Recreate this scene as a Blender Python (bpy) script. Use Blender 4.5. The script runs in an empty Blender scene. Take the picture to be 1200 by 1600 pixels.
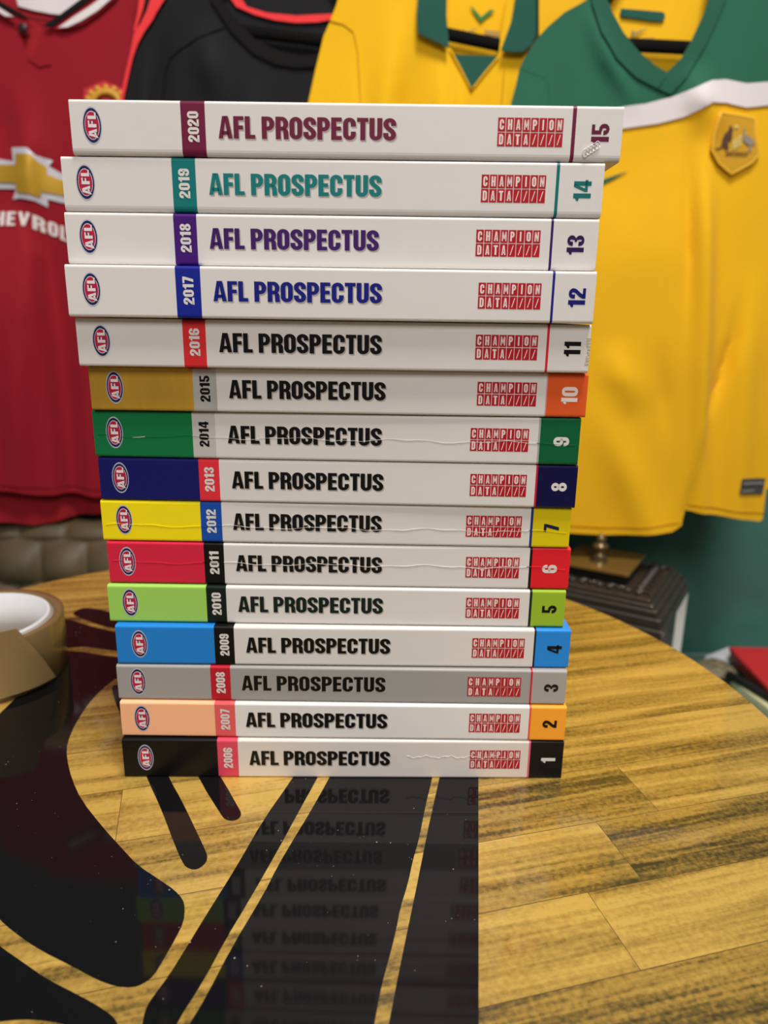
import bpy, bmesh, math, random
from mathutils import Vector, Matrix
from mathutils.geometry import delaunay_2d_cdt
random.seed(7)
SC = bpy.context.scene
COL = SC.collection
# ---------------------------------------------------------------- camera
FPX, TILT, ROLL, CAMH = 1131.06, 0.26717, 0.01402, 0.25193      # focal length in pixels of a 1200 x 1600 frame; metres above the table
ct, st = math.cos(TILT), math.sin(TILT)
FW = Vector((0, ct, -st)); R0 = Vector((1, 0, 0)); U0 = Vector((0, st, ct))
RT = R0 * math.cos(ROLL) + U0 * math.sin(ROLL)
UP = U0 * math.cos(ROLL) - R0 * math.sin(ROLL)
cam = bpy.data.cameras.new('camera'); cob = bpy.data.objects.new('camera', cam); COL.objects.link(cob)
M3 = Matrix((RT, UP, -FW)).transposed().to_4x4()
M3.translation = (0, 0, CAMH); cob.matrix_world = M3
cam.sensor_fit = 'VERTICAL'; cam.sensor_height = 36; cam.lens = FPX / 1600 * 36
cam.clip_start = .01; cam.clip_end = 50
cam.dof.use_dof = True; cam.dof.focus_distance = .352; cam.dof.aperture_fstop = 7.5
SC.camera = cob
# ---------------------------------------------------------------- world, lamps, exposure
SC.view_settings.view_transform = 'Standard'; SC.view_settings.look = 'None'
SC.view_settings.exposure = 0.0; SC.view_settings.gamma = 1.0
SC.view_settings.use_curve_mapping = False
w = bpy.data.worlds.new('world'); SC.world = w; w.use_nodes = True
w.node_tree.nodes['Background'].inputs[0].default_value = (1.0, .93, .85, 1)
w.node_tree.nodes['Background'].inputs[1].default_value = .13
def lamp(name, loc, target, size, sizey, power, colr):
    l = bpy.data.lights.new(name, 'AREA'); l.shape = 'RECTANGLE'; l.size = size; l.size_y = sizey
    l.energy = power; l.color = colr
    o = bpy.data.objects.new(name, l); COL.objects.link(o); o.location = loc
    o.rotation_euler = (Vector(target) - Vector(loc)).to_track_quat('-Z', 'Y').to_euler()
    return o
lamp('ceiling_and_fill_light', (.24, -.06, 2.25), (.15, .30, 0), .5, .5, 51, (1, .95, .88))
lamp('ceiling_and_fill_light', (.1, -1.25, 1.55), (0, .5, .1), 1.0, .7, 23, (1, .96, .93))  # added fill lamp high behind the camera, brightens the spines from the front
SC.cycles.use_denoising = True

# ---------------------------------------------------------------- helpers
def lin(c):
    f = lambda v: v / 12.92 if v <= .04045 else ((v + .055) / 1.055) ** 2.4
    return tuple(f(v / 255) for v in c)
def ray(x, y): return RT * (x - 600) - UP * (y - 800) + FW * FPX
def at_y(x, y, Y):                                            # the place at distance Y from the camera seen along a sight line
    d = ray(x, y); return Vector((0, 0, CAMH)) + d * (Y / d.y)
def at_z(x, y, Z):
    d = ray(x, y); return Vector((0, 0, CAMH)) + d * ((Z - CAMH) / d.z)
def link(o, parent=None):
    COL.objects.link(o)
    if parent is not None: o.parent = parent
    return o
def obj(name, bm, mats, parent=None, smooth=False, solid=0, bevel=0, recalc=False):
    if recalc: bmesh.ops.recalc_face_normals(bm, faces=bm.faces)
    me = bpy.data.meshes.new(name)
    if smooth:
        for f in bm.faces: f.smooth = True
    bm.to_mesh(me); bm.free()
    for m in (mats if isinstance(mats, (list, tuple)) else [mats]): me.materials.append(m)
    o = link(bpy.data.objects.new(name, me), parent)
    if bevel:
        b = o.modifiers.new('edge', 'BEVEL'); b.width = bevel; b.segments = 3; b.limit_method = 'ANGLE'
    if solid:
        s = o.modifiers.new('thickness', 'SOLIDIFY'); s.thickness = solid; s.offset = 0
        if smooth: e = o.modifiers.new('crisp_rim', 'EDGE_SPLIT'); e.split_angle = math.radians(55)
    return o
def thing(name, label, cat, loc=(0, 0, 0), rz=0, group=None):
    o = bpy.data.objects.new(name, None); o.empty_display_size = .05; link(o)
    o.location = loc; o.rotation_euler = (0, 0, rz); return tag(o, label, cat, group)
def tag(o, label, cat, group=None):
    o['label'] = label; o['category'] = cat
    if group: o['group'] = group
    return o
def struct(o): o['kind'] = 'structure'; return o
def box(bm, x0, x1, y0, y1, z0, z1, mi=0, M=None):
    vs = [bm.verts.new((x, y, z)) for z in (z0, z1) for x, y in ((x0, y0), (x1, y0), (x1, y1), (x0, y1))]
    if M is not None:
        for v in vs: v.co = M @ v.co
    for q in ((3, 2, 1, 0), (4, 5, 6, 7), (0, 1, 5, 4), (1, 2, 6, 5), (2, 3, 7, 6), (3, 0, 4, 7)):
        f = bm.faces.new([vs[i] for i in q]); f.material_index = mi
    return vs
def lathe(bm, prof, n=48, c=(0, 0, 0), mi=0, closed=False):
    rings = []
    for r, z in prof:
        rings.append([bm.verts.new((c[0] + r * math.cos(2 * math.pi * k / n), c[1] + r * math.sin(2 * math.pi * k / n), c[2] + z)) for k in range(n)])
    pairs = list(zip(rings, rings[1:])) + ([(rings[-1], rings[0])] if closed else [])
    for a, b in pairs:
        for k in range(n):
            f = bm.faces.new((a[k], a[(k + 1) % n], b[(k + 1) % n], b[k])); f.material_index = mi; f.smooth = True
    if not closed:
        for rg in (rings[0], rings[-1]):
            try: bm.faces.new(rg).material_index = mi
            except ValueError: pass
def tube(bm, pts, r, n=8, mi=0, closed_ends=True, flat=1.0):
    rings = []
    for i, p in enumerate(pts):
        t = (pts[min(i + 1, len(pts) - 1)] - pts[max(i - 1, 0)]).normalized()
        a = t.cross(Vector((0, 1, 0)));
        if a.length < 1e-3: a = t.cross(Vector((1, 0, 0)))
        a.normalize(); b = t.cross(a)
        rr = r[i] if isinstance(r, (list, tuple)) else r
        rings.append([bm.verts.new(p + a * rr * math.cos(2 * math.pi * k / n) + b * rr * flat * math.sin(2 * math.pi * k / n)) for k in range(n)])
    for A, B in zip(rings, rings[1:]):
        for k in range(n):
            f = bm.faces.new((A[k], A[(k + 1) % n], B[(k + 1) % n], B[k])); f.material_index = mi; f.smooth = True
    if closed_ends:
        bm.faces.new(rings[0][::-1]).material_index = mi; bm.faces.new(rings[-1]).material_index = mi

# ---------------------------------------------------------------- materials
def nodes(name):
    m = bpy.data.materials.new(name); m.use_nodes = True
    nt = m.node_tree; return m, nt, nt.nodes['Principled BSDF']
_mc = {}
def mat(name, rgb, rough=.5, metal=0, coat=0, coat_rough=.05, spec=.5, bump=0, bscale=400, var=0, vscale=20, sheen=0, stretch=None):
    if name in _mc: return _mc[name]
    m, nt, p = nodes(name); c = lin(rgb)
    p.inputs['Base Color'].default_value = (*c, 1); p.inputs['Roughness'].default_value = rough
    p.inputs['Metallic'].default_value = metal; p.inputs['Coat Weight'].default_value = coat
    p.inputs['Coat Roughness'].default_value = coat_rough; p.inputs['Specular IOR Level'].default_value = spec
    p.inputs['Sheen Weight'].default_value = sheen
    tc = nt.nodes.new('ShaderNodeTexCoord'); src = tc.outputs['Object']
    if stretch:
        mp = nt.nodes.new('ShaderNodeMapping'); mp.inputs['Scale'].default_value = stretch
        nt.links.new(src, mp.inputs[0]); src = mp.outputs[0]
    if var:
        n = nt.nodes.new('ShaderNodeTexNoise'); n.inputs['Scale'].default_value = vscale; n.inputs['Detail'].default_value = 5
        nt.links.new(src, n.inputs['Vector'])
        r = nt.nodes.new('ShaderNodeMapRange'); r.inputs[1].default_value = .3; r.inputs[2].default_value = .7
        r.inputs[3].default_value = 1 - var; r.inputs[4].default_value = 1 + var
        nt.links.new(n.outputs[0], r.inputs[0])
        mx = nt.nodes.new('ShaderNodeVectorMath'); mx.operation = 'MULTIPLY'; mx.inputs[0].default_value = c
        nt.links.new(r.outputs[0], mx.inputs[1]); nt.links.new(mx.outputs[0], p.inputs['Base Color'])
    if bump:
        n = nt.nodes.new('ShaderNodeTexNoise'); n.inputs['Scale'].default_value = bscale; n.inputs['Detail'].default_value = 3
        nt.links.new(src, n.inputs['Vector'])
        b = nt.nodes.new('ShaderNodeBump'); b.inputs['Strength'].default_value = bump; b.inputs['Distance'].default_value = .001
        nt.links.new(n.outputs[0], b.inputs['Height']); nt.links.new(b.outputs[0], p.inputs['Normal'])
    _mc[name] = m; return m
def rgbname(c): return '_'.join(str(v) for v in c)
def card(c, foil=0):                                          # laminated printed cover
    if foil: return mat('foil_' + rgbname(c), c, .36, .3, .2, bump=1.0, bscale=90, stretch=(1, 1, .25), var=.12, vscale=35)
    return mat('laminate_' + rgbname(c), c, .42, 0, .10, .2, spec=.16, bump=.05, bscale=160, var=.015, vscale=25)
def ink(c): return mat('ink_' + rgbname(c), c, .45, 0, .05, .2, spec=.2)
def fabric(name, c, rough=.75, bump=.25): return mat(name, c, rough, sheen=.06, bump=bump, bscale=700, var=.05, vscale=9, spec=.14)

# ---------------------------------------------------------------- lettering: heavy condensed capitals as polygons, cap height 1
def _rect(x0, y0, x1, y1): return [[(x0, y0), (x1, y0), (x1, y1), (x0, y1)]]
def _arc(cx, cy, rx, ry, tx, ty, a0, a1, n=10):
    out = []
    for i in range(n):
        q = []
        for a, k in ((a0 + (a1 - a0) * i / n, 0), (a0 + (a1 - a0) * (i + 1) / n, 0), (a0 + (a1 - a0) * (i + 1) / n, 1), (a0 + (a1 - a0) * i / n, 1)):
            a = math.radians(a); q.append((cx + (rx - k * tx) * math.cos(a), cy + (ry - k * ty) * math.sin(a)))
        out.append(q)
    return out
def _stroke(pts, tx, ty):
    L, R = [], []
    for i, p in enumerate(pts):
        a, b = pts[max(i - 1, 0)], pts[min(i + 1, len(pts) - 1)]
        dx, dy = b[0] - a[0], b[1] - a[1]; d = math.hypot(dx, dy); nx, ny = -dy / d, dx / d
        L.append((p[0] + nx * tx / 2, p[1] + ny * ty / 2)); R.append((p[0] - nx * tx / 2, p[1] - ny * ty / 2))
    return [[L[i], L[i + 1], R[i + 1], R[i]] for i in range(len(pts) - 1)]
def _bez(p0, p1, p2, p3, n=8):
    return [tuple(p0[k] * (1 - t) ** 3 + 3 * p1[k] * t * (1 - t) ** 2 + 3 * p2[k] * t * t * (1 - t) + p3[k] * t ** 3 for k in (0, 1)) for t in [i / n for i in range(n + 1)]]
X, Y_ = .23, .178                                            # stem and bar weights
def glyph(ch):
    W = .58; r = .26
    if ch == ' ': return [], .2
    if ch in 'O0':
        return _arc(W/2, 1-r, W/2, r, X, Y_, 0, 180) + _arc(W/2, r, W/2, r, X, Y_, 180, 360) + _rect(0, r, X, 1-r) + _rect(W-X, r, W, 1-r), W
    if ch == 'C':
        return _arc(W/2, 1-r, W/2, r, X, Y_, 0, 180) + _arc(W/2, r, W/2, r, X, Y_, 180, 360) + _rect(0, r, X, 1-r) + _rect(W-X, .61, W, 1-r) + _rect(W-X, r, W, .38), W
    if ch == 'G':
        return glyph('C')[0] + _rect(W/2, .38, W, .5), W
    if ch == 'U': return _arc(W/2, r, W/2, r, X, Y_, 180, 360) + _rect(0, r, X, 1) + _rect(W-X, r, W, 1), W
    if ch == 'D': return _rect(0, 0, X, 1) + _rect(X, 1-Y_, .3, 1) + _rect(X, 0, .3, Y_) + _arc(.3, 1-r, W-.3, r, X, Y_, 0, 90) + _arc(.3, r, W-.3, r, X, Y_, 270, 360) + _rect(W-X, r, W, 1-r), W
    if ch in 'PR':
        o = _rect(0, 0, X, 1) + _rect(X, 1-Y_, .3, 1) + _rect(X, .38, .3, .38+Y_) + _arc(.3, .69, W-.3, .31, X, Y_, -90, 90)
        if ch == 'R': o += [[(W-X+.01, 0), (W+.01, 0), (W-.01, .36), (W-X-.01, .44)]] + [[(W-X-.01, .44), (W-.01, .36), (W-.06, .44), (.3, .5)]]
        return o, W
    if ch == 'B': return _rect(0, 0, X, 1) + _arc(.3, .72, W-.3, .28, X, Y_, -90, 90) + _arc(.3, .28, W-.28, .28, X, Y_, -90, 90) + _rect(X, 1-Y_, .3, 1) + _rect(X, 0, .3, Y_) + _rect(X, .44, .3, .56), W
    if ch == 'S':
        a = X/2
        c = [(W-a, .66)] + [(W/2 + (W/2-a)*math.cos(math.radians(t)), .75 + (.25-Y_/2)*math.sin(math.radians(t))) for t in range(0, 181, 15)]
        c += _bez((a, .73), (a, .53), (W-a, .47), (W-a, .27))[1:-1]
        c += [(W/2 + (W/2-a)*math.cos(math.radians(t)), .25 + (.25-Y_/2)*math.sin(math.radians(t))) for t in range(0, -181, -15)] + [(a, .34)]
        return _stroke(c, X, Y_), W
    if ch == 'E': return _rect(0, 0, X, 1) + _rect(X, 0, .48, Y_) + _rect(X, 1-Y_, .48, 1) + _rect(X, .42, .45, .42+Y_), .49
    if ch == 'F': return _rect(0, 0, X, 1) + _rect(X, 1-Y_, .47, 1) + _rect(X, .41, .44, .41+Y_), .47
    if ch == 'L': return _rect(0, 0, X, 1) + _rect(X, 0, .46, Y_), .46
    if ch == 'T': return _rect(.15, 0, .15+X, 1-Y_) + _rect(0, 1-Y_, .515, 1), .515
    if ch == 'I': return _rect(0, 0, X, 1), X
    if ch == 'H': return _rect(0, 0, X, 1) + _rect(W-X, 0, W, 1) + _rect(X, .42, W-X, .58), W
    if ch == 'N': return _rect(0, 0, .18, 1) + _rect(W-.18, 0, W, 1) + [[(.0, 1), (.2, 1), (W, 0), (W-.2, 0)]], W
    if ch == 'M': return _rect(0, 0, .17, 1) + _rect(.55, 0, .72, 1) + [[(0, 1), (.2, 1), (.43, .2), (.29, .2)], [(.52, 1), (.72, 1), (.43, .2), (.29, .2)]], .72
    if ch == 'A': return [[(0, 0), (.2, 0), (.36, 1), (.19, 1)], [(.43, 0), (.64, 0), (.45, 1), (.28, 1)], [(.15, .17), (.49, .17), (.46, .33), (.18, .33)]], .64
    if ch == 'V': return [[(0, 1), (.2, 1), (.38, 0), (.24, 0)], [(.42, 1), (.62, 1), (.38, 0), (.24, 0)]], .62
    if ch == '/': return [[(0, 0), (.1, 0), (.42, 1), (.32, 1)]], .42
    if ch == '-': return _rect(0, .4, .3, .56), .3
    if ch == '1': return _rect(.14, 0, .14+X+.02, 1) + [[(0, .69), (.16, .69), (.16, .84), (0, .8)], [(.0, .8), (.16, .84), (.2, 1), (.14, .9)]], .40
    if ch == '2':
        a = X/2
        c = [(a, .62)] + [(W/2 + (W/2-a)*math.cos(math.radians(t)), .74 + (.26-Y_/2)*math.sin(math.radians(t))) for t in range(180, -1, -15)]
        c += _bez((W-a, .74), (W-a, .5), (a, .36), (a, .1))[1:]
        return _stroke(c, X, Y_) + _rect(0, 0, W, Y_), W
    if ch == '3': return _arc(W/2, .735, W/2, .265, X, .155, -70, 180) + _arc(W/2, .265, W/2, .265, X, .155, 180, 430) + _rect(0, .66, X, .735) + _rect(0, .265, X, .34) + _rect(.22, .43, .40, .57), W
    if ch == '4': return _rect(.32, 0, .32+X, 1) + [[(0, .2), (0, .37), (.3, 1), (.46, 1)]][:0] + [[(0, .36), (.17, .36), (.42, 1), (.26, 1)]] + _rect(0, .2, .62, .36), .62
    if ch == '5': return _rect(.03, 1-Y_, .53, 1) + _rect(.03, .45, .23, 1-Y_) + _arc(W/2, .3, W/2, .30, X, Y_, -180, 130) + _rect(0, .26, X, .34), W
    if ch in '69':
        o = _arc(W/2, 1-r, W/2, r, X, Y_, 0, 180) + _arc(W/2, r, W/2, r, X, Y_, 180, 360) + _rect(0, r, X, 1-r) + _rect(W-X, .66, W, 1-r) + _arc(W/2, .37, W/2, .24, X, Y_, 0, 150) + _rect(W-X, r, W, .37)
        if ch == '9': o = [[(W - x, 1 - y) for x, y in q] for q in o]
        return o, W
    if ch == '7': return _rect(0, 1-Y_, .54, 1) + [[(.1, 0), (.33, 0), (.54, 1-Y_), (.31, 1-Y_)]], .54
    if ch == '8': return _arc(W/2, .74, W/2-.015, .26, X-.02, .16, 0, 360, 20) + _arc(W/2, .275, W/2, .275, X-.01, .165, 0, 360, 20), W
    return _rect(0, 0, .4, 1), .4
def text_polys(s, gap=.05):
    out, x = [], 0
    for ch in s:
        g, wd = glyph(ch); out += [[(a + x, b) for a, b in q] for q in g]; x += wd + gap
    return out, x - gap
def put(bm, polys, fn, mi=0):
    for q in polys:
        vs = [bm.verts.new(fn(a, b)) for a, b in q]
        try: f = bm.faces.new(vs); f.material_index = mi
        except ValueError: pass

# ================================================================= the setting
TX, TY, TR = -.0876, .3988, .342                               # round table, centre and radius
FLOOR = -.72
def quad_wall(name, pts, m):
    bm = bmesh.new(); bm.faces.new([bm.verts.new(p) for p in pts]); return struct(obj(name, bm, m))
quad_wall('floor', [(-2.2, -1.6, FLOOR), (2.2, -1.6, FLOOR), (2.2, 1.4, FLOOR), (-2.2, 1.4, FLOOR)], mat('floor_carpet', (92, 78, 62), .9, bump=.4, bscale=300, var=.1))
quad_wall('wall_back', [(-2.2, 1.4, FLOOR), (2.2, 1.4, FLOOR), (2.2, 1.4, 1.75), (-2.2, 1.4, 1.75)], mat('wall_paint', (66, 84, 80), .8, bump=.1, bscale=60, var=.03))

# ---------------------------------------------------------------- round table
def wood_material():
    m, nt, p = nodes('gold_stained_pine'); N = nt.nodes; Lk = nt.links
    tc = N.new('ShaderNodeTexCoord'); at = N.new('ShaderNodeAttribute'); at.attribute_name = 'plank'
    mp = N.new('ShaderNodeMapping'); mp.inputs['Rotation'].default_value = (0, 0, -math.radians(14.6))
    Lk.new(tc.outputs['Object'], mp.inputs[0])
    off = N.new('ShaderNodeVectorMath'); off.operation = 'MULTIPLY_ADD'
    Lk.new(at.outputs['Fac'], off.inputs[0]); off.inputs[1].default_value = (3.7, 5.1, 9.3); Lk.new(mp.outputs[0], off.inputs[2])
    def noise(scale, vec, detail=4, dist=0):
        s = N.new('ShaderNodeMapping'); s.inputs['Scale'].default_value = scale; Lk.new(vec, s.inputs[0])
        n = N.new('ShaderNodeTexNoise'); n.inputs['Scale'].default_value = 1; n.inputs['Detail'].default_value = detail
        n.inputs['Distortion'].default_value = dist; Lk.new(s.outputs[0], n.inputs['Vector']); return n.outputs[0]
    streak = noise((4, 95, 1), off.outputs[0], 4, .7); fine = noise((25, 520, 1), off.outputs[0], 2); broad = noise((6, 17, 1), off.outputs[0], 2); speck = noise((420, 420, 1), off.outputs[0], 2)
    def ma(op, a, b):
        n = N.new('ShaderNodeMath'); n.operation = op
        for i, v in enumerate((a, b)):
            if isinstance(v, (int, float)): n.inputs[i].default_value = v
            else: Lk.new(v, n.inputs[i])
        return n.outputs[0]
    t = ma('ADD', ma('MULTIPLY', streak, .62), ma('MULTIPLY', broad, .38))
    t = ma('ADD', t, ma('MULTIPLY', ma('SUBTRACT', fine, .5), .17))
    t = ma('ADD', t, ma('MULTIPLY', ma('SUBTRACT', speck, .5), .22))
    t = ma('ADD', t, ma('MULTIPLY', ma('SUBTRACT', at.outputs['Fac'], .5), .16))
    cr = N.new('ShaderNodeValToRGB'); e = cr.color_ramp.elements
    e[0].position = .33; e[0].color = (*lin((68, 55, 24)), 1)
    e[1].position = .62; e[1].color = (*lin((206, 169, 82)), 1)
    x = cr.color_ramp.elements.new(.46); x.color = (*lin((160, 127, 55)), 1)
    x = cr.color_ramp.elements.new(.39); x.color = (*lin((112, 90, 38)), 1)
    Lk.new(t, cr.inputs[0]); Lk.new(cr.outputs[0], p.inputs['Base Color'])
    p.inputs['Roughness'].default_value = .42; p.inputs['Metallic'].default_value = .25
    p.inputs['Coat Weight'].default_value = .8; p.inputs['Coat Roughness'].default_value = .06
    b = N.new('ShaderNodeBump'); b.inputs['Strength'].default_value = .25; b.inputs['Distance'].default_value = .0006
    Lk.new(ma('ADD', fine, speck), b.inputs['Height']); Lk.new(b.outputs[0], p.inputs['Normal'])
    return m
def black_material():
    m, nt, p = nodes('gloss_black_inlay'); N = nt.nodes; Lk = nt.links
    tc = N.new('ShaderNodeTexCoord')
    v = N.new('ShaderNodeTexVoronoi'); v.inputs['Scale'].default_value = 300; v.inputs['Randomness'].default_value = 1
    Lk.new(tc.outputs['Object'], v.inputs['Vector'])
    n = N.new('ShaderNodeTexNoise'); n.inputs['Scale'].default_value = 26; n.inputs['Detail'].default_value = 3; Lk.new(tc.outputs['Object'], n.inputs['Vector'])
    sz = N.new('ShaderNodeMapRange'); sz.inputs[1].default_value = .36; sz.inputs[2].default_value = .68; sz.inputs[3].default_value = .0; sz.inputs[4].default_value = .14
    Lk.new(n.outputs[0], sz.inputs[0])
    sep = N.new('ShaderNodeSeparateColor'); Lk.new(v.outputs['Color'], sep.inputs[0])
    th = N.new('ShaderNodeMath'); th.operation = 'MULTIPLY'; Lk.new(sz.outputs[0], th.inputs[0]); Lk.new(sep.outputs[0], th.inputs[1])
    ls = N.new('ShaderNodeMath'); ls.operation = 'LESS_THAN'; Lk.new(v.outputs['Distance'], ls.inputs[0]); Lk.new(th.outputs[0], ls.inputs[1])
    mx = N.new('ShaderNodeMix'); mx.data_type = 'RGBA'; Lk.new(ls.outputs[0], mx.inputs[0])
    mx.inputs[6].default_value = (*lin((17, 16, 18)), 1); mx.inputs[7].default_value = (*lin((150, 145, 135)), 1)
    Lk.new(mx.outputs[2], p.inputs['Base Color'])
    p.inputs['Roughness'].default_value = .5; p.inputs['Specular IOR Level'].default_value = 0; p.inputs['Coat Weight'].default_value = .8; p.inputs['Coat IOR'].default_value = 1.42; p.inputs['Coat Roughness'].default_value = .06
    return m
M_WOOD = wood_material(); M_GROOVE = mat('plank_joint', (78, 58, 24), .5, coat=.6); M_BLACK = black_material()
M_EDGE = mat('table_edge_stain', (150, 118, 52), .5, coat=.5, var=.15, vscale=30)
table = thing('round_table', 'round gold stained plank table with black painted design under the books', 'table', (TX, TY, FLOOR))
def tabletop():
    bm = bmesh.new(); lay = bm.faces.layers.float.new('plank')
    ring = [bm.verts.new((TR * math.cos(2 * math.pi * k / 160), TR * math.sin(2 * math.pi * k / 160), 0)) for k in range(160)]
    bm.faces.new(ring)
    ang = math.radians(14.6); ux = Vector((math.cos(ang), math.sin(ang), 0)); wx = Vector((-math.sin(ang), math.cos(ang), 0))
    C = Vector((TX, TY, 0)); w0, wd = .1973, .0417
    rows = range(-9, 12)
    for k in rows:
        bmesh.ops.bisect_plane(bm, geom=bm.verts[:] + bm.edges[:] + bm.faces[:], plane_co=wx * (w0 + k * wd) - C, plane_no=wx)
    joints = {2: [.2258, -.16], 1: [.1888, -.22], 0: [.1602, -.10], 3: [-.05, -.3], 4: [-.12], 5: [-.2], -1: [.02, -.3], -2: [.1, -.22]}
    rnd = {}
    pick = {(2, 0): .55, (2, 1): .35, (1, 0): .6, (1, 1): .12, (0, 0): .5, (0, 1): .95, (-1, 1): .45}
    for f in list(bm.faces): f.select = False
    for k in rows:
        def row(f): return math.floor(((f.calc_center_median() + C).dot(wx) - w0) / wd) == k
        for u in joints.get(k, [random.uniform(-.36, -.2)]):
            fs = [f for f in bm.faces if row(f)]
            es = list({e for f in fs for e in f.edges}); vs = list({v for f in fs for v in f.verts})
            if fs: bmesh.ops.bisect_plane(bm, geom=vs + es + fs, plane_co=ux * u - C, plane_no=ux)
    for f in bm.faces:
        c = f.calc_center_median() + C; k = math.floor((c.dot(wx) - w0) / wd)
        us = joints.get(k, []); i = 1 if us and c.dot(ux) > us[0] else 0
        f[lay] = pick.get((k, i), random.random())
    r = bmesh.ops.inset_individual(bm, faces=bm.faces[:], thickness=.00022, depth=0)
    for f in r['faces']: f.material_index = 1
    bmesh.ops.remove_doubles(bm, verts=bm.verts, dist=1e-6)
    return bm
top_o = obj('table_top', tabletop(), [M_WOOD, M_GROOVE], table); top_o.location = (0, 0, -FLOOR)
bm = bmesh.new(); lathe(bm, [(TR - .001, -.032), (TR, -.031), (TR + .0004, -.003), (TR, -.0004)], 128)
o = obj('table_rim', bm, M_EDGE, table); o.location = (0, 0, -FLOOR - .0001)
bm = bmesh.new(); lathe(bm, [(.27, -.05), (.27, -.0325)], 64); o = obj('table_apron', bm, M_EDGE, table); o.location = (0, 0, -FLOOR)
for k in range(4):
    a = math.radians(45 + 90 * k); bm = bmesh.new()
    lathe(bm, [(.014, 0), (.02, .3), (.024, -FLOOR - .051)], 20, (.23 * math.cos(a), .23 * math.sin(a), 0)); obj('leg', bm, M_EDGE, table)
def smooth_poly(p, it=2):
    for _ in range(it):
        q = []
        for i in range(len(p)):
            a, b = p[i], p[(i + 1) % len(p)]
            q += [(a[0] * .75 + b[0] * .25, a[1] * .75 + b[1] * .25), (a[0] * .25 + b[0] * .75, a[1] * .25 + b[1] * .75)]
        p = q
    return p
def tri_fill(bm, pts3, mi=0):
    v2 = [Vector((p[0], p[1])) for p in pts3]
    vs, es, fs, *_ = delaunay_2d_cdt(v2, [], [list(range(len(v2)))], 1, 1e-7)
    nv = [bm.verts.new((v.x, v.y, pts3[0][2])) for v in vs]
    for f in fs:
        g = bm.faces.new([nv[i] for i in f]); g.material_index = mi
        if g.normal.z < 0: g.normal_flip()
INLAYS = [  # outlines of the black painted shapes
 ('big', [(60,1050),(27,1088),(14,1101),(0,1114),(-40,1160),(-70,1240),(-60,1340),(-30,1405),(0,1437),(20,1455),(60,1483),(110,1508),(150,1530),(180,1541),(207,1543),(224,1537),(240,1525),(255,1500),(275,1465),(287,1440),(289,1420),(286,1405),(272,1390),(250,1375),(215,1352),(190,1325),(160,1292),(127,1250),(112,1217),(104,1183),(105,1160),(118,1130),(136,1102),(152,1084),(166,1071),(182,1059),(240,1046),(240,1034),(180,1026),(152,1022.5),(128,1018),(106,1017),(98,1020),(80,1030)]),
 ('mid', [(85,980),(98,967),(112,969),(128,974),(148,980),(180,987),(240,996),(240,1022),(180,1017),(156,1013),(128,1010),(106,1012),(98,1016),(85,1010)]),
 ('oval', [(113.5,959),(118,954),(128,950),(140,949.6),(156,952),(170,956),(240,976),(240,990),(172,981),(152,975.6),(132,968),(118,962)]),
 ('finger', [(174,1076),(177,1071),(184,1069),(192,1073),(205,1095),(268,1222.7),(284,1250.7),(310.7,1306.7),(322,1331),(324,1338),(322.7,1346.7),(313,1356),(302.7,1359),(290.7,1355),(284,1345),(273,1320),(252,1264),(232,1221),(182,1103)]),
 ('finger', [(240,1080),(262,1080),(350.7,1222.7),(373,1262.7),(377,1270),(376,1276),(370,1281),(361,1282.7),(351,1280),(345,1272),(314.7,1224)]),
 ('bar', [(480,1180),(453,1222),(412,1280),(369,1354.7),(342.7,1397),(320,1433),(290.7,1481),(264,1524),(240,1556),(230,1571),(224,1588),(220,1620),(215,1680),(235,1680),(274.7,1600),(320,1529),(350,1472),(393,1400),(438.7,1320),(460,1280),(490.7,1225),(510,1188)]),
 ('field', [(530,1185),(512,1220),(482.7,1272),(460,1309),(433,1354.7),(412,1397),(362,1480),(320,1561),(296,1600),(250,1680),(570,1680),(585,1600),(592,1560),(600,1525),(610,1490),(620,1448),(625,1420),(637.5,1380),(646,1340),(655,1310),(665,1258),(675,1218),(682,1180)]),
 ('strip', [(695,1180),(686,1218),(680,1245),(670,1290),(660,1340),(650,1390),(637.5,1450),(622,1525),(607.5,1600),(590,1680),(748,1680),(747.5,1217),(747.5,1180)]),
 ('corner', [(-60,1430),(0,1478.7),(34.7,1502.7),(72,1529),(114.7,1550.7),(149,1569),(173,1585),(181,1594),(184,1601),(184,1625),(150,1628),(101,1600),(83,1596.5),(53,1593),(27,1593),(0,1596),(-60,1606)]),
]
for kind, px in INLAYS:
    pts = [at_z(x, y, .00018) for x, y in (px if kind in ('strip',) else smooth_poly(px, 1))]
    bm = bmesh.new(); tri_fill(bm, [(p.x - TX, p.y - TY, 0) for p in pts])
    o = obj('painted_inlay', bm, M_BLACK, table); o.location = (0, 0, -FLOOR + .00018)

# ---------------------------------------------------------------- the fifteen paperbacks
LEN, DEP = .245, .176
WHITE = (222, 218, 215)
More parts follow.
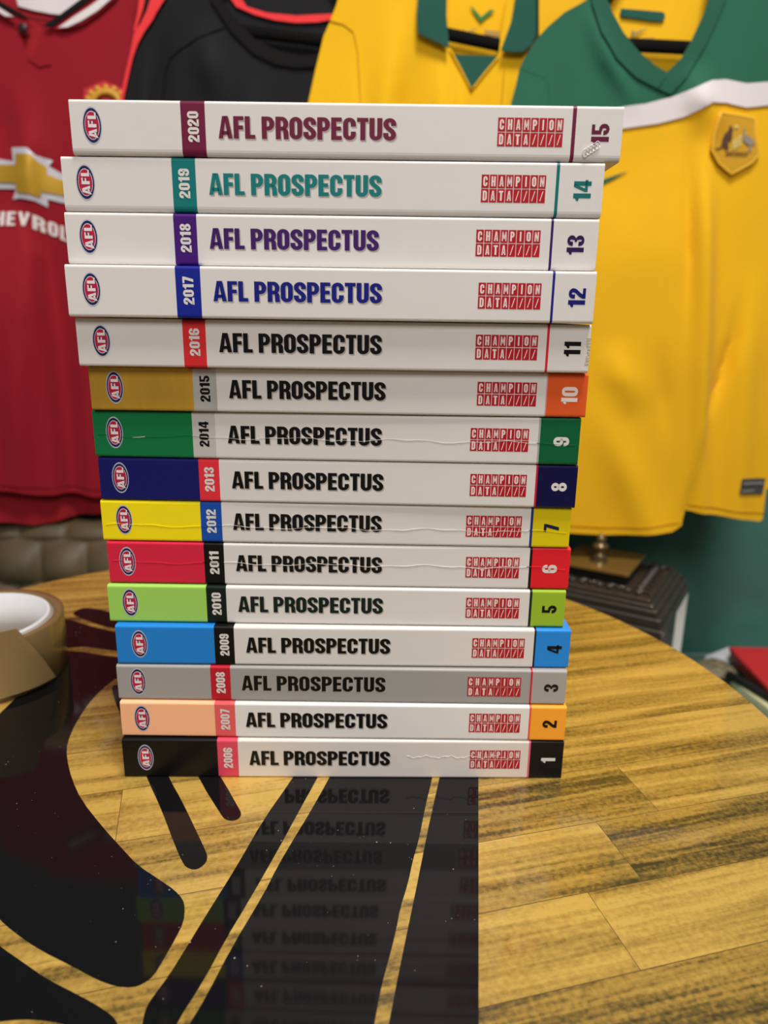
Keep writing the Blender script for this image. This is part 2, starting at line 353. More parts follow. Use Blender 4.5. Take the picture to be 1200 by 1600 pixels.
# year, thickness, x, y, yaw, [left end, right end, emblem, band0, band1, title0, title1, mark0, mark1, stripe0, stripe1, number] along the spine in the photo,
# left panel, band, year ink, title ink, stripe, right panel, number ink, body
BK = [
 (2020,.02295,-.01915,.35481,-.00159,(110,972,144,283,321,341,619,777,880,893,899,938),WHITE,(112,30,62),WHITE,(108,28,58),(112,30,62),WHITE,(100,24,54),WHITE),
 (2019,.02353,-.02551,.35532,-.00642,(98,942,134,270,307,327,597,752,853,868,873,910),WHITE,(20,118,118),WHITE,(18,120,120),(18,112,112),WHITE,(18,110,108),WHITE),
 (2018,.02299,-.02595,.35492,-.0038,(104,934,139,273,309,328,593,744,845,860,864,900),WHITE,(70,26,116),WHITE,(64,28,100),(54,26,100),WHITE,(48,20,76),WHITE),
 (2017,.02373,-.02609,.35043,.00028,(104,930,143,275,314,333,597,747,846,862,866,902),WHITE,(26,40,146),WHITE,(24,30,124),(26,34,130),WHITE,(22,26,112),WHITE),
 (2016,.02308,-.0254,.3547,-.00361,(120,922,158,286,322,342,597,743,841,854,858,895),WHITE,(220,48,52),WHITE,(14,13,13),(214,40,48),WHITE,(14,13,13),WHITE),
 (2015,.02188,-.0237,.35944,-.01209,(141,917,180,303,340,359,604,746,839,853,855,890),(200, 156, 50),(190, 190, 186),(14,13,13),(14,13,13),(214,150,160),(224,92,40),(238,226,218),WHITE),
 (2014,.0242,-.02522,.36146,-.02057,(147,905,180,303,339,358,599,736,827,841,844,877),(20,118,66),(196,194,190),(14,13,13),(14,13,13),(160,172,166),(14,96,56),WHITE,WHITE),
 (2013,.02279,-.02453,.36203,-.01943,(156,900,189,313,345,364,601,735,823,836,839,873),(24,26,100),(228,52,64),WHITE,(14,13,13),(196,36,52),(18,16,66),WHITE,WHITE),
 (2012,.0223,-.02535,.36333,-.00896,(160,890,195,315,348,365,597,728,815,828,832,861),(248,226,24),(26,78,172),WHITE,(14,13,13),(32,52,120),(222,200,18),(26,30,66),WHITE),
 (2011,.02351,-.02366,.36339,-.00304,(170,889,200,320,351,369,597,727,811,826,830,858),(214,40,68),(16,15,16),WHITE,(14,13,13),(16,15,16),(224,36,46),WHITE,WHITE),
 (2010,.02149,-.02464,.36161,.00202,(170,882,204,323,354,372,598,727,811,826,830,858),(160,212,96),(16,32,26),WHITE,(14,32,28),(16,40,32),(154,188,48),(14,13,13),WHITE),
 (2009,.02294,-.02078,.35833,.00896,(181,891,217,334,365,383,609,737,820,834,837,867),(34,130,214),(16,15,16),WHITE,(14,13,13),(16,15,16),(38,138,226),(14,13,13),WHITE),
 (2008,.02088,-.0217,.35653,.00173,(185,883,217,330,361,378,602,729,813,827,830,860),(160,158,156),(188,32,48),WHITE,(14,13,13),(192,34,48),(166,164,162),(14,13,13),(160,158,156)),
 (2007,.02148,-.02066,.35447,.00433,(188,885,221,335,367,383,605,733,814,827,830,860),(254,190,146),(230,96,98),WHITE,(14,13,13),(226,84,74),(250,168,52),(14,13,13),(230,228,226)),
 (2006,.02417,-.02038,.3531,.01664,(192,880,227,339,371,388,608,733,813,825,828,857),(14,14,16),(222,76,98),WHITE,(14,13,13),(222,104,130),(14,14,16),WHITE,(224,216,210)),
]
LABELS = {
 2020:'white paperback on top of the stack, maroon year band and number 15', 2019:'white paperback second from the top, teal year band and number 14',
 2018:'white paperback with purple year band and number 13 on its spine', 2017:'white paperback with royal blue year band and number 12 on its spine',
 2016:'white paperback with red year band and black number 11, its right end frayed', 2015:'paperback with shiny gold spine end and orange panel numbered 10',
 2014:'paperback with dark green spine ends and light grey 2014 band', 2013:'paperback with navy blue spine ends and red 2013 band',
 2012:'paperback with bright yellow spine ends and blue 2012 band, creased along its spine', 2011:'paperback with red spine ends and black 2011 band',
 2010:'paperback with lime green spine ends and black 2010 band', 2009:'paperback with sky blue spine ends, jutting out to the right above the grey one',
 2008:'silver grey paperback with red 2008 band, third from the bottom of the stack', 2007:'paperback with peach spine end and orange panel numbered 2',
 2006:'paperback with black spine ends at the bottom of the stack on the table'}
MARK_RED = (178, 24, 36); NAVY = (30, 36, 86)
M_PAPER = mat('page_paper', (226, 218, 200), .85, bump=.5, bscale=60, stretch=(1, 1, 40), var=.05, vscale=20)
M_SHADE = mat('printed_grey_outline', (176, 168, 162), .45)
M_CREASE = mat('worn_crease', (216, 208, 192), .6); M_SCUFF = mat('glue_scuff', (232, 228, 222), .2, coat=1)
def cover_bm(t, cuts, idx, rb=.0011):
    # cover wraps back board, rounded spine and front board; cut along its length where the printed colour changes
    def prof(k):
        D = DEP; i = .0005 * k; r = .0013; rr = max(r - i, .0004); rb2 = max(rb - i, .0004)
        P = [(D, i)]
        for a in range(5): th = math.radians(90 * a / 4); P.append((i + rb2 - rb2 * math.sin(th), i + (rb2 if rb < .0015 else rb2 * 1.5) * (1 - math.cos(th))))
        for a in range(5): th = math.radians(90 * a / 4); P.append((i + rr - rr * math.cos(th), t - i - rr + rr * math.sin(th)))
        P.append((D, t - i)); return P
    P = prof(0) + prof(1)[::-1]
    bm = bmesh.new(); rings = [[bm.verts.new((x - LEN / 2, a, b)) for a, b in P] for x in cuts]
    n = len(P)
    for s in range(len(cuts) - 1):
        for k in range(n):
            f = bm.faces.new((rings[s][k], rings[s + 1][k], rings[s + 1][(k + 1) % n], rings[s][(k + 1) % n])); f.material_index = idx[s]
    m = n // 2
    for rg in (rings[0], rings[-1]):
        for k in range(m - 1): bm.faces.new((rg[k], rg[k + 1], rg[n - 2 - k], rg[n - 1 - k]))
    return bm
def emblem(parent, s, t, hh, wd=.0079):
    bm = bmesh.new(); P = lambda a, b, e: (s - LEN / 2 + a * wd / 2, -e, t + b * hh / 2)
    def ell(k, e, mi, lo=0, n=40):
        for i in range(n):
            a, b = 2 * math.pi * i / n, 2 * math.pi * (i + 1) / n
            f = bm.faces.new([bm.verts.new(P(r * math.cos(x), r * math.sin(x), e)) for r, x in ((k, a), (k, b), (lo, b), (lo, a))][: 4 if lo else 3]); f.material_index = mi
    ell(1.09, .00008, 3); ell(1, .00012, 0); ell(.83, .00016, 1); ell(.785, .00020, 2)
    polys, L = text_polys('AFL', .10)
    for dx, e, mi in ((.00035, .00024, 0), (0, .00028, 1)):
        put(bm, polys, lambda a, b: (s - LEN / 2 + (.25 - b * .47) * wd + dx + (.06 * wd if a < .2 and b < .2 else 0), -e, t + (a / L - .5) * hh * .74), mi)
    obj('league_emblem', bm, [ink(NAVY), ink((232, 222, 226)), ink((186, 34, 66)), ink((190, 190, 204))], parent)
z = 0
books = {}
for B in reversed(BK):
    yr, t, bx, by, yaw, px, cL, cB, cY, cT, cS, cR, cN, cW = B
    bk = thing('paperback_book', LABELS[yr], 'book', (bx, by, z), yaw, 'stacked annual paperbacks'); z += t; t -= .00045
    u = [(p - px[0]) / (px[1] - px[0]) * LEN for p in px]
    em, b0, b1, t0, t1, m0, m1, s0, s1, num = u[2:]
    mats = [card(cL, yr == 2015), card(cB, yr == 2015), card(cW), card(cS), card(cR)]
    rb = .0017 if yr in (2019, 2020) else .0013
    cov = obj('cover', cover_bm(t, [0, b0, b1, s0, s1, LEN], [0, 1, 2, 3, 4], rb), mats, bk)
    bm = bmesh.new(); box(bm, -LEN / 2 + .0004, LEN / 2 - .0004, .0012, DEP - .0003, .0006, t - .0006); obj('page_block', bm, M_PAPER, bk)
    mid = t * .53; ys = -.00012
    # title with its grey printed outline
    polys, L = text_polys('AFL PROSPECTUS'); cap = .0090
    sc = (t1 - t0) / L
    bm = bmesh.new(); put(bm, polys, lambda a, b: (t0 - LEN / 2 + a * sc, -.00012, mid - cap / 2 + b * cap), 0)
    put(bm, polys, lambda a, b: (t0 - LEN / 2 + a * sc + .0005, -.00006, mid - cap / 2 + b * cap - .0006), 1)
    obj('title_lettering', bm, [ink(cT), M_SHADE], cov)
    # year, read from the bottom up
    polys, L = text_polys(str(yr), .07); ln = .0124 if yr > 2016 else .0128; cp = .0050
    bm = bmesh.new(); put(bm, polys, lambda a, b: ((b0 + b1) / 2 - LEN / 2 + cp / 2 - b * cp, -.00012, mid + (a / L - .5) * ln))
    obj('year_lettering', bm, ink(cY), cov)
    n = str(yr - 2005); polys, L = text_polys(n, .08); cp = .0079
    bm = bmesh.new(); put(bm, polys, lambda a, b: (num - LEN / 2 + cp / 2 - b * cp, -.00012, t * .5 + (a - L / 2) * .0079))
    obj('volume_number', bm, ink(cN), cov)
    # boxed two-row publisher mark
    bm = bmesh.new(); cw = (m1 - m0) / 8; g = .0003; rh = .0056; zt = mid - .0004
    for row, word in enumerate(('CHAMPION', 'DATA////')):
        for i, ch in enumerate(word):
            xa = m0 + i * cw + g / 2 - LEN / 2; xb = xa + cw - g; za = zt + (.0002 if row == 0 else -.0002 - rh); zb = za + rh
            bm.faces.new([bm.verts.new((x, -.00010, zz)) for x, zz in ((xa, za), (xb, za), (xb, zb), (xa, zb))])
            polys, L = text_polys(ch); wd_ = .0019 if ch not in 'MI' else (.0021 if ch == 'M' else .0007)
            if ch == '/': wd_ = .0016
            put(bm, polys, lambda a, b: ((xa + xb) / 2 + (a / L - .5) * wd_, -.00018, za + .0007 + b * .0042), 1)
    obj('publisher_mark', bm, [ink(MARK_RED), ink((236, 216, 212))], cov)
    emblem(cov, em, mid, .0140 if yr > 2015 else .0148)
    if yr in (2014, 2012, 2011, 2006):                         # worn crease running along the spine
        bm = bmesh.new(); zc = {2014: .46, 2012: .40, 2011: .52, 2006: .58}[yr] * t
        x0, x1 = (-LEN / 2 + .002, LEN / 2 - .002) if yr != 2006 else (.035, LEN / 2 - .03)
        n = 150; pv = None; ph = random.uniform(0, 6); wear = 0
        for i in range(n + 1):
            x = x0 + (x1 - x0) * i / n; zz = zc + .0006 * math.sin(i * .19 + ph) + .0003 * math.sin(i * .5) + random.uniform(-.0001, .0001)
            hw = .00006 + .00008 * abs(math.sin(i * .3)); lift = (.00012 if yr == 2006 else .00022) * (.4 + .6 * abs(math.sin(i * .23 + 1)))
            if i % 4 == 0: wear = random.random() < .04
            cu = [bm.verts.new((x, -.00002, zz - hw * 2)), bm.verts.new((x, -.0001 - lift, zz)), bm.verts.new((x, -.00002, zz + hw))]
            sx = x + LEN / 2; mi = 5 if wear else (0 if sx < b0 else 1 if sx < b1 else 2 if sx < s0 else 3 if sx < s1 else 4)
            if pv:
                for k in (0, 1): bm.faces.new((pv[k], cu[k], cu[k + 1], pv[k + 1])).material_index = mi if k else min(mi, 4) if not wear else mi
            pv = cu
        obj('spine_crease', bm, mats + [M_CREASE], cov)
    if yr == 2020:                                             # blob of dried glue by the number
        bm = bmesh.new()
        for k in range(5):
            c = Vector((num - LEN / 2 - .0062 + .0013 * k, -.0003, .0034 + .0008 * k))
            tube(bm, [c + Vector((.0011 * math.cos(a), -.0002, .0017 * math.sin(a))) for a in [j * .7 for j in range(10)]], .00018, 5)
        obj('glue_residue', bm, M_SCUFF, cov)
    if yr == 2016:                                             # frayed card at the right end
        bm = bmesh.new()
        for k in range(9):
            zz = .004 + .0014 * k; box(bm, LEN / 2 - .0012 + random.uniform(-.0006, .0002), LEN / 2 + .0003, -.0002, .0006, zz, zz + .0013)
        obj('frayed_edge', bm, mat('raw_card', (200, 186, 160), .9, bump=.6, bscale=900), cov)
    books[yr] = bk

# ---------------------------------------------------------------- roll of packing tape
tp = thing('tape_roll', 'roll of brown packing tape lying on the table beside the books', 'tape', (-.286, .472, .0002))
M_TAPE = mat('brown_tape', (118, 98, 64), .25, coat=.8, bump=.05, bscale=200, var=.06, vscale=40)
bm = bmesh.new(); lathe(bm, [(.0470, .0008), (.0555, .0), (.0560, .0006), (.0560, .0404), (.0555, .041), (.0470, .0402)], 72, closed=True); obj('tape_winding', bm, M_TAPE, tp, recalc=True)
bm = bmesh.new(); lathe(bm, [(.0448, .0), (.0469, .0), (.0469, .0413), (.0448, .0413)], 72, closed=True); obj('cardboard_core', bm, mat('white_core_card', (206, 206, 210), .8, bump=.3, bscale=120), tp, recalc=True)
bm = bmesh.new(); pv = None                                    # the loose end, lifting away from the roll, cut askew
for i in range(17):
    k = i / 16; a0 = math.radians(-40 - 84 * k)
    row_ = []
    for j in range(7):
        v = j / 6; a = a0 + math.radians(24) * (1 - v) * (1 - k)
        r = .0564 + .0085 * max(0, 1 - k * 1.35) ** 1.5 * (.6 + .4 * v) + .0004 * math.sin(9 * k + 3 * v)
        zz = .003 + v * .0475 + .002 * (1 - k)
        row_.append(bm.verts.new((r * math.cos(a), r * math.sin(a), zz)))
    if pv:
        for j in range(6): bm.faces.new((pv[j], row_[j], row_[j + 1], pv[j + 1]))
    pv = row_
o = obj('loose_end', bm, mat('tape_film', (156, 130, 88), .2, coat=1), tp, smooth=True, solid=.0002)
o['label'] = 'paler peeled loose end of tape'

# ================================================================= sofa behind
M_TEAL = mat('teal_velvet', (44, 100, 88), .8, sheen=.5, bump=.3, bscale=240, var=.14, vscale=7)
sofa = thing('velvet_sofa', 'dark green velvet sofa behind the table under the hanging shirts', 'sofa', (0, 1.0, FLOOR))
def cushion_bm(x0, x1, f, nx, ny):
    bm = bmesh.new(); g = [[bm.verts.new(f(x0 + (x1 - x0) * i / nx, j / ny)) for j in range(ny + 1)] for i in range(nx + 1)]
    for i in range(nx):
        for j in range(ny): bm.faces.new((g[i][j], g[i + 1][j], g[i + 1][j + 1], g[i][j + 1]))
    return bm
def seat_pt(x, v):
    s = .265; a = v * 4
    if v < .25: return (x, -.24, .1 + .30 * v / .25 - FLOOR + FLOOR)
    return (x, -.24 + .36 * (v - .25) / .75, .445 - .045 * (1 if v <= .25 else max(0, 1 - (v - .25) / .1)) + .002 * math.sin(x * 17) * math.sin(v * 9))
bm = bmesh.new(); box(bm, -.95, .95, -.26, .10, .16, .4445); obj('seat_cushion', bm, M_TEAL, sofa, smooth=False, bevel=.025)
def back_pt(x, v):
    zz = .40 + .47 * v; yy = .0945 + .055 * v + .004 * math.sin(x * 11 + 1) * math.sin(v * 5) - .006 * math.exp(-((x - .60) / .09) ** 2) + .005 * math.exp(-((x - .44 - v * .2) / .05) ** 2)
    for bx_, bz in ((.60, .25), (.595, .13), (.30, .25), (.0, .25)):
        yy += .010 * math.exp(-(((x - bx_) / .02) ** 2 + ((v - bz) / .04) ** 2))
    return (x, yy, zz)
o = obj('backrest', cushion_bm(-.95, .95, back_pt, 90, 24), M_TEAL, sofa, smooth=True)
sm = o.modifiers.new('thickness', 'SOLIDIFY'); sm.thickness = .09; sm.offset = -1
for sx in (-1, 1):
    bm = bmesh.new(); box(bm, *sorted((sx * .955, sx * 1.10)), -.26, .24, .10, .60); obj('armrest', bm, M_TEAL, sofa, bevel=.03)
bm = bmesh.new(); box(bm, -.94, .94, -.24, .22, .10, .158); obj('base_frame', bm, mat('dark_frame_wood', (40, 30, 24), .5), sofa)
for sx in (-.9, .9):
    for sy in (-.21, .19):
        bm = bmesh.new(); box(bm, sx - .02, sx + .02, sy - .02, sy + .02, 0, .099); obj('leg', bm, mat('dark_frame_wood', (40, 30, 24)), sofa)
SEAT = FLOOR + .4445

# ---------------------------------------------------------------- brown tufted cushion, left
M_BROWN = mat('brown_leather', (84, 70, 47), .55, bump=.3, bscale=120, var=.22, vscale=16)
def tuft_bm():
    def f(x, v):
        zz = SEAT + .002 + .216 * v
        q = math.sin(v * math.pi) ** .35 * min(1, (1 - ((x + .58) / .25) ** 2) * 3 + .001) if abs(x + .58) < .25 else 0
        u = (x + .58) / .068; rw = math.floor(v * 3.4); uu = u + .5 * (rw % 2)
        lump = (abs(math.sin(uu * math.pi)) * abs(math.sin(v * 3.4 * math.pi))) ** .5
        return (x, 1.07 - .05 * q - .02 * lump * q, zz)
    return cushion_bm(-.83, -.335, f, 110, 60)
o = obj('tufted_cushion', tuft_bm(), M_BROWN, smooth=True); m_ = o.modifiers.new('thickness', 'SOLIDIFY'); m_.thickness = .05; m_.offset = -1
tag(o, 'brown tufted cushion on the sofa below the red shirt', 'cushion')

# ---------------------------------------------------------------- carved wooden box with finial
chest = thing('carved_box', 'dark carved wooden box with brass finial on its lid, on the sofa', 'box', (.3316, .80, SEAT), math.radians(-31.2))
M_DARK = mat('dark_carved_wood', (54, 48, 44), .34, coat=.4, var=.2, vscale=30, bump=.3, bscale=160)
M_DARKB = mat('dark_wood_side', (56, 46, 38), .4, coat=.35, var=.25, vscale=20, stretch=(1, 1, 4))
LZ = -.0894 - SEAT; BW, BD = .19, .18
bm = bmesh.new(); box(bm, -BW + .006, -.006, .006, BD - .006, .001, LZ - .032); obj('body', bm, M_DARK, chest, bevel=.003)
bm = bmesh.new()                                               # row of turned beads under the lid
for k in range(17):
    x = -BW + .012 + k * .0104
    bmesh.ops.create_uvsphere(bm, u_segments=10, v_segments=6, radius=.0045, matrix=Matrix.Translation((x, .004, LZ - .040)))
for k in range(15):
    bmesh.ops.create_uvsphere(bm, u_segments=10, v_segments=6, radius=.0045, matrix=Matrix.Translation((-.004, .012 + k * .0112, LZ - .040)))
obj('bead_moulding', bm, M_DARK, chest, smooth=True)
bm = bmesh.new()                                               # stepped lid edge
for a, (z0, z1) in ((-.004, (LZ - .032, LZ - .020)), (.0, (LZ - .020, LZ - .008)), (.006, (LZ - .008, LZ)), (.012, (LZ, LZ + .004))):
    box(bm, -BW + a, -a, a, BD - a, z0, z1)
obj('lid', bm, M_DARK, chest, bevel=.002)
bm = bmesh.new(); box(bm, -BW + .018, -.018, .018, BD - .018, LZ + .004, LZ + .008); lidp = obj('lid_panel', bm, M_DARKB, chest, bevel=.001)
bm = bmesh.new()                                               # carved scroll relief around the lid
def scroll(cx, cy, s, dirn):
    pts = [Vector((cx + dirn * s * (1 - .16 * a) * math.cos(a), cy + s * .8 * (1 - .16 * a) * math.sin(a), LZ + .0105)) for a in [j * .45 for j in range(13)]]
    tube(bm, pts, [.0014 + .0014 * math.sin(j / 12 * 3.1) for j in range(13)], 6)
for k in range(8):
    x = -BW + .033 + k * .0178; scroll(x, .034, .0105, 1 if k % 2 else -1); scroll(x + .006, BD - .034, .0105, 1 if k % 2 else -1)
for k in range(7): scroll(-.034, .05 + k * .0150, .0100, 1); scroll(-BW + .034, .05 + k * .0150, .0100, -1)
obj('carved_relief', bm, M_DARK, chest)
bm = bmesh.new(); box(bm, -.135, -.057, .052, .134, LZ + .009, LZ + .022); obj('plinth', bm, mat('shadow_gap_black', (14, 12, 11), .5), chest)  # riser coloured near black to paint the shadow gap below the plate
bm = bmesh.new(); box(bm, -.141, -.051, .046, .140, LZ + .022, LZ + .027); obj('top_plate', bm, mat('polished_brown_plate', (132, 100, 44), .35, .25, coat=.5, var=.06), chest, bevel=.001)
bm = bmesh.new(); lathe(bm, [(r_, z_ * .68) for r_, z_ in [(.0105, 0), (.011, .004), (.008, .009), (.0105, .013), (.006, .018), (.005, .024), (.0085, .028), (.011, .033), (.0085, .037), (.005, .040), (.0065, .045), (.006, .050), (.0025, .056), (.0006, .060)]], 24, (-.096, .072, LZ + .0272)); obj('finial', bm, mat('aged_brass', (122, 104, 72), .32, .7, var=.2, vscale=90), chest)

# ---------------------------------------------------------------- small things on the sofa, right
bm = bmesh.new(); box(bm, .4285, .4508, 1.0, 1.065, SEAT + .0005, -.1352)
wb = thing('white_book', 'thin white book standing upright beside the carved box', 'book', (0, 0, 0))
obj('cover', bm, mat('white_cover', (238, 238, 232), .5), wb, bevel=.0012)
bm = bmesh.new(); box(bm, .4302, .4491, 1.0012, 1.064, -.1353, -.1347); obj('page_block', bm, mat('cream_pages', (238, 226, 180), .8), wb)
rb_ = thing('red_box', 'flat red box lying on the sofa at the right edge', 'box', (.622, .968, 0), math.radians(-2))
bm = bmesh.new(); box(bm, -.078, .10, -.10, .07, SEAT + .0105, -.2525); obj('body', bm, mat('red_card_shaded', (150, 26, 30), .5), rb_, bevel=.001)  # darker red paints the shade on the side faces
bm = bmesh.new(); box(bm, -.080, .102, -.102, .072, -.2522, -.2445); obj('lid', bm, mat('red_card_lit', (196, 40, 44), .5), rb_, bevel=.0015)  # lighter red paints the light on the top face
def slab(name, px, z0, z1, m, lab, cat):
    P = [at_z(x, y, z1) for x, y in px]; bm = bmesh.new()
    a = [bm.verts.new((p.x, p.y, z0)) for p in P]; b = [bm.verts.new((p.x, p.y, z1)) for p in P]
    bm.faces.new(a[::-1]); bm.faces.new(b)
    for i in range(len(P)): j = (i + 1) % len(P); bm.faces.new((a[i], a[j], b[j], b[i]))
    return tag(obj(name, bm, m, recalc=True), lab, cat)
slab('pale_booklet', [(1143, 1062), (1210, 1092), (1290, 1080), (1280, 1150), (1205, 1112), (1194, 1102)], SEAT + .0005, SEAT + .0100, mat('pale_yellow_paper', (226, 220, 176), .6, var=.1, vscale=60), 'pale yellow booklet lying partly under the black strap and red box', 'booklet')
slab('white_envelope', [(1102, 1025), (1139, 1011), (1152, 1016), (1141, 1030)], SEAT + .0005, SEAT + .009, mat('white_paper', (228, 228, 236), .6), 'white envelope lying flat on the sofa behind the patterned pouch', 'envelope')
bm = bmesh.new(); P = [at_z(x, y, SEAT + .0165) for x, y in ((1137, 1054), (1165, 1068), (1205, 1092), (1250, 1118))]
tube(bm, P, .0062, 10, flat=.9)
tag(obj('black_strap', bm, mat('black_webbing', (18, 17, 17), .6, bump=.5, bscale=500), smooth=False), 'black strap lying on the pale booklet beside the red box', 'strap')
bm = bmesh.new(); bmesh.ops.create_icosphere(bm, subdivisions=4, radius=1)
pc = at_z(1117, 1045, SEAT + .010)
for v in bm.verts:
    k = 1 + .08 * math.sin(v.co.x * 7 + v.co.y * 5) + .05 * math.sin(v.co.y * 13)
    v.co = Vector((v.co.x * .030 * k, v.co.y * .028 * k, v.co.z * .010 * k)); v.co.rotate(Matrix.Rotation(.5, 3, 'Z')); v.co += pc + Vector((0, 0, -.001))
tag(obj('patterned_pouch', bm, mat('mottled_cloth', (118, 108, 84), .7, bump=.9, bscale=160, var=.5, vscale=150), smooth=True), 'small grey brown mottled pouch on the sofa by the table edge', 'pouch')

# ================================================================= hanging shirts
class Shirt:
    def __init__(s, name, label, Y, xc, hw, folds, back=.022, bulge=.012):
        s.Y, s.xc, s.hw, s.folds, s.bulge, s.gap = Y, xc, hw, folds, bulge, back
        c = at_y(xc, 790, Y); s.org = Vector((c.x, Y + .01, c.z)); s.root = thing(name, label, 'shirt', s.org)
    def dy(s, x, y):
        d = s.bulge * min(1.6, ((x - s.xc) / s.hw) ** 2)
        for f in s.folds:
            pts, wd, amp = f[:3]; kind = f[3] if len(f) > 3 else 'ridge'
            y0, y1 = pts[0][1], pts[-1][1]
            fl = min(170, (y1 - y0) * .6); yy = min(max(y, y0), y1); sm = lambda v: (lambda c: c * c * (3 - 2 * c))(min(1, max(0, v)))
            for (xa, ya), (xb, yb) in zip(pts, pts[1:]):
                if ya <= yy <= yb: cx = xa + (xb - xa) * (yy - ya) / max(yb - ya, 1e-6)
            fade = sm((y - y0 + 40) / (fl + 40))
            if len(f) < 5: fade *= sm((y1 + 40 - y) / (fl + 40))
            if fade <= 0: continue
            q = (x - cx) / wd
            if kind == 'ridge': d -= 1.5 * amp * fade * math.exp(-q * q)
            else: d -= amp * fade * (1 / (1 + math.exp(min(40, max(-40, 3 * q)))))         # step: left of the line stands forward
        return d
    def P(s, x, y, off=0): p = at_y(x, y, s.Y); p.y += s.dy(x, y) - off; return p - s.org
    def cloth(s, name, outline, m, off=0, cell=8, solid=.0005, flat=None, smooth=0, parent=None):
        ol = smooth_poly(outline, smooth) if smooth else outline
        pts = []
        for (xa, ya), (xb, yb) in zip(ol, ol[1:] + ol[:1]):
            n = max(1, int(math.hypot(xb - xa, yb - ya) / cell))
            pts += [(xa + (xb - xa) * i / n, ya + (yb - ya) * i / n) for i in range(n)]
        x0, x1 = min(p[0] for p in pts), max(p[0] for p in pts); y0, y1 = min(p[1] for p in pts), max(p[1] for p in pts)
        def inside(x, y):
            r = False
            for (xa, ya), (xb, yb) in zip(ol, ol[1:] + ol[:1]):
                if (ya > y) != (yb > y) and x < (xb - xa) * (y - ya) / (yb - ya) + xa: r = not r
            return r
        g = []; y = y0 + cell; k = 0
        while y < y1:
            x = x0 + cell * (.5 if k % 2 else 1)
            while x < x1:
                if inside(x, y): g.append((x, y))
                x += cell
            y += cell * .87; k += 1
        lim = (cell * .5) ** 2; bk_ = {}
        for p in pts: bk_.setdefault((int(p[0] // cell), int(p[1] // cell)), []).append(p)
        def far(p):
            i, j = int(p[0] // cell), int(p[1] // cell)
            return all((q[0] - p[0]) ** 2 + (q[1] - p[1]) ** 2 > lim for a in (-1, 0, 1) for b in (-1, 0, 1) for q in bk_.get((i + a, j + b), ()))
        g = [p for p in g if far(p)]
        vs, es, fs, *_ = delaunay_2d_cdt([Vector(p) for p in pts + g], [], [list(range(len(pts)))], 1, 1e-6)
        bm = bmesh.new(); nv = [bm.verts.new(s.P(v.x, v.y, off)) for v in vs]
        for f in fs:
            try:
                F = bm.faces.new([nv[i] for i in f])
            except ValueError: continue
        for F in bm.faces:
            F.normal_update()
            if F.normal.y > 0: F.normal_flip()
        return obj(name, bm, m, parent or s.root, smooth=True, solid=solid)
    def letters(s, name, text, fn, m, gap=.08, off=.002):
        polys, L = text_polys(text, gap); bm = bmesh.new()
        for q in polys:                                       # cut fine enough to follow the cloth
            vs = [bm.verts.new(s.P(*fn(a / L, b), off)) for a, b in q]
            try: bm.faces.new(vs)
            except ValueError: pass
        return obj(name, bm, m, s.root)
    def line(s, name, pts, r, m, off=.001):
        bm = bmesh.new(); q = []
        for (xa, ya), (xb, yb) in zip(pts, pts[1:]):
            n = max(1, int(math.hypot(xb - xa, yb - ya) / 8)); q += [s.P(xa + (xb - xa) * i / n, ya + (yb - ya) * i / n, off) for i in range(n)]
        q.append(s.P(*pts[-1], off)); tube(bm, q, r, 6); return obj(name, bm, m, s.root)
RED = fabric('red_jersey_knit', (146, 22, 36)); REDD = fabric('red_inner_knit', (156, 30, 40)); WHT = fabric('white_rib', (224, 216, 220)); BLKC = fabric('black_rib', (16, 14, 16))
BLK = fabric('black_jersey_knit', (27, 27, 31)); CORAL = fabric('coral_piping', (238, 62, 66)); YEL = fabric('yellow_jersey_knit', (238, 184, 20)); YEL2 = fabric('amber_jersey_knit', (238, 182, 26))
GRN = fabric('green_jersey_knit', (42, 100, 78)); DGRN = fabric('dark_green_rib', (34, 86, 74)); M_HANG = mat('black_velvet_hanger', (9, 9, 9), .8, spec=.1)
GREYP = mat('grey_transfer_print', (150, 132, 80), .6)
# --- red shirt
s1 = Shirt('football_shirt', 'red football shirt with gold cross sponsor logo, hanging at far left', 1.05, 45, 270,
   [([(36, 330), (66, 400), (84, 530), (97, 660), (109, 800)], 10, .030, 'step', 1), ([(30, 130), (52, 230), (60, 330)], 26, .008), ([(40, 450), (50, 800)], 22, .006), ([(-20, 400), (0, 800)], 22, .010, 'ridge', 1), ([(62, 225), (66, 330)], 12, .010, 'step', 1), ([(125, 300), (150, 800)], 24, .008, 'ridge', 1)])
s1.cloth('back_panel', [(-120, -150), (210, -150), (300, -60), (300, 300), (290, 806), (230, 810), (156, 806), (107, 809), (84, 814), (62, 816), (32, 811), (0, 806), (-200, 812), (-230, 300), (-220, -60)], REDD, -.022)
s1.cloth('front_panel', [(-210, -60), (-60, -110), (-30, -30), (0, 10), (20, 34), (36, 66), (45, 92), (55, 81), (61, 62), (64, 46), (84, 45), (100, 37), (120, 26), (150, 0), (180, -60), (240, -110), (310, -40), (300, 300), (296, 775), (153, 775), (107, 767), (75, 766), (49, 759), (0, 754), (-100, 760), (-190, 770), (-215, 300)], RED)
s1.cloth('placket', [(-10, 5), (20, 26), (50, 32), (64, 40), (66, 60), (60, 82), (54, 96), (45, 92), (20, 70), (-10, 40)], REDD, -.006)
s1.line('placket_seam_and_shade', [(45, 93), (62, 105), (80, 101)], .0008, fabric('dark_red_thread_and_shade', (120, 20, 30)), .001)  # dark line drawn in for the shade at the placket tab
s1.line('neck_seam', [(18, 15), (50, 22), (96, 28)], .0007, BLKC, -.018)
s1.cloth('back_collar', [(14, -12), (17, 0), (42, 7), (69, 12), (94, 14.6), (112, 14.6), (129, 0), (135, -14)], WHT, -.019)
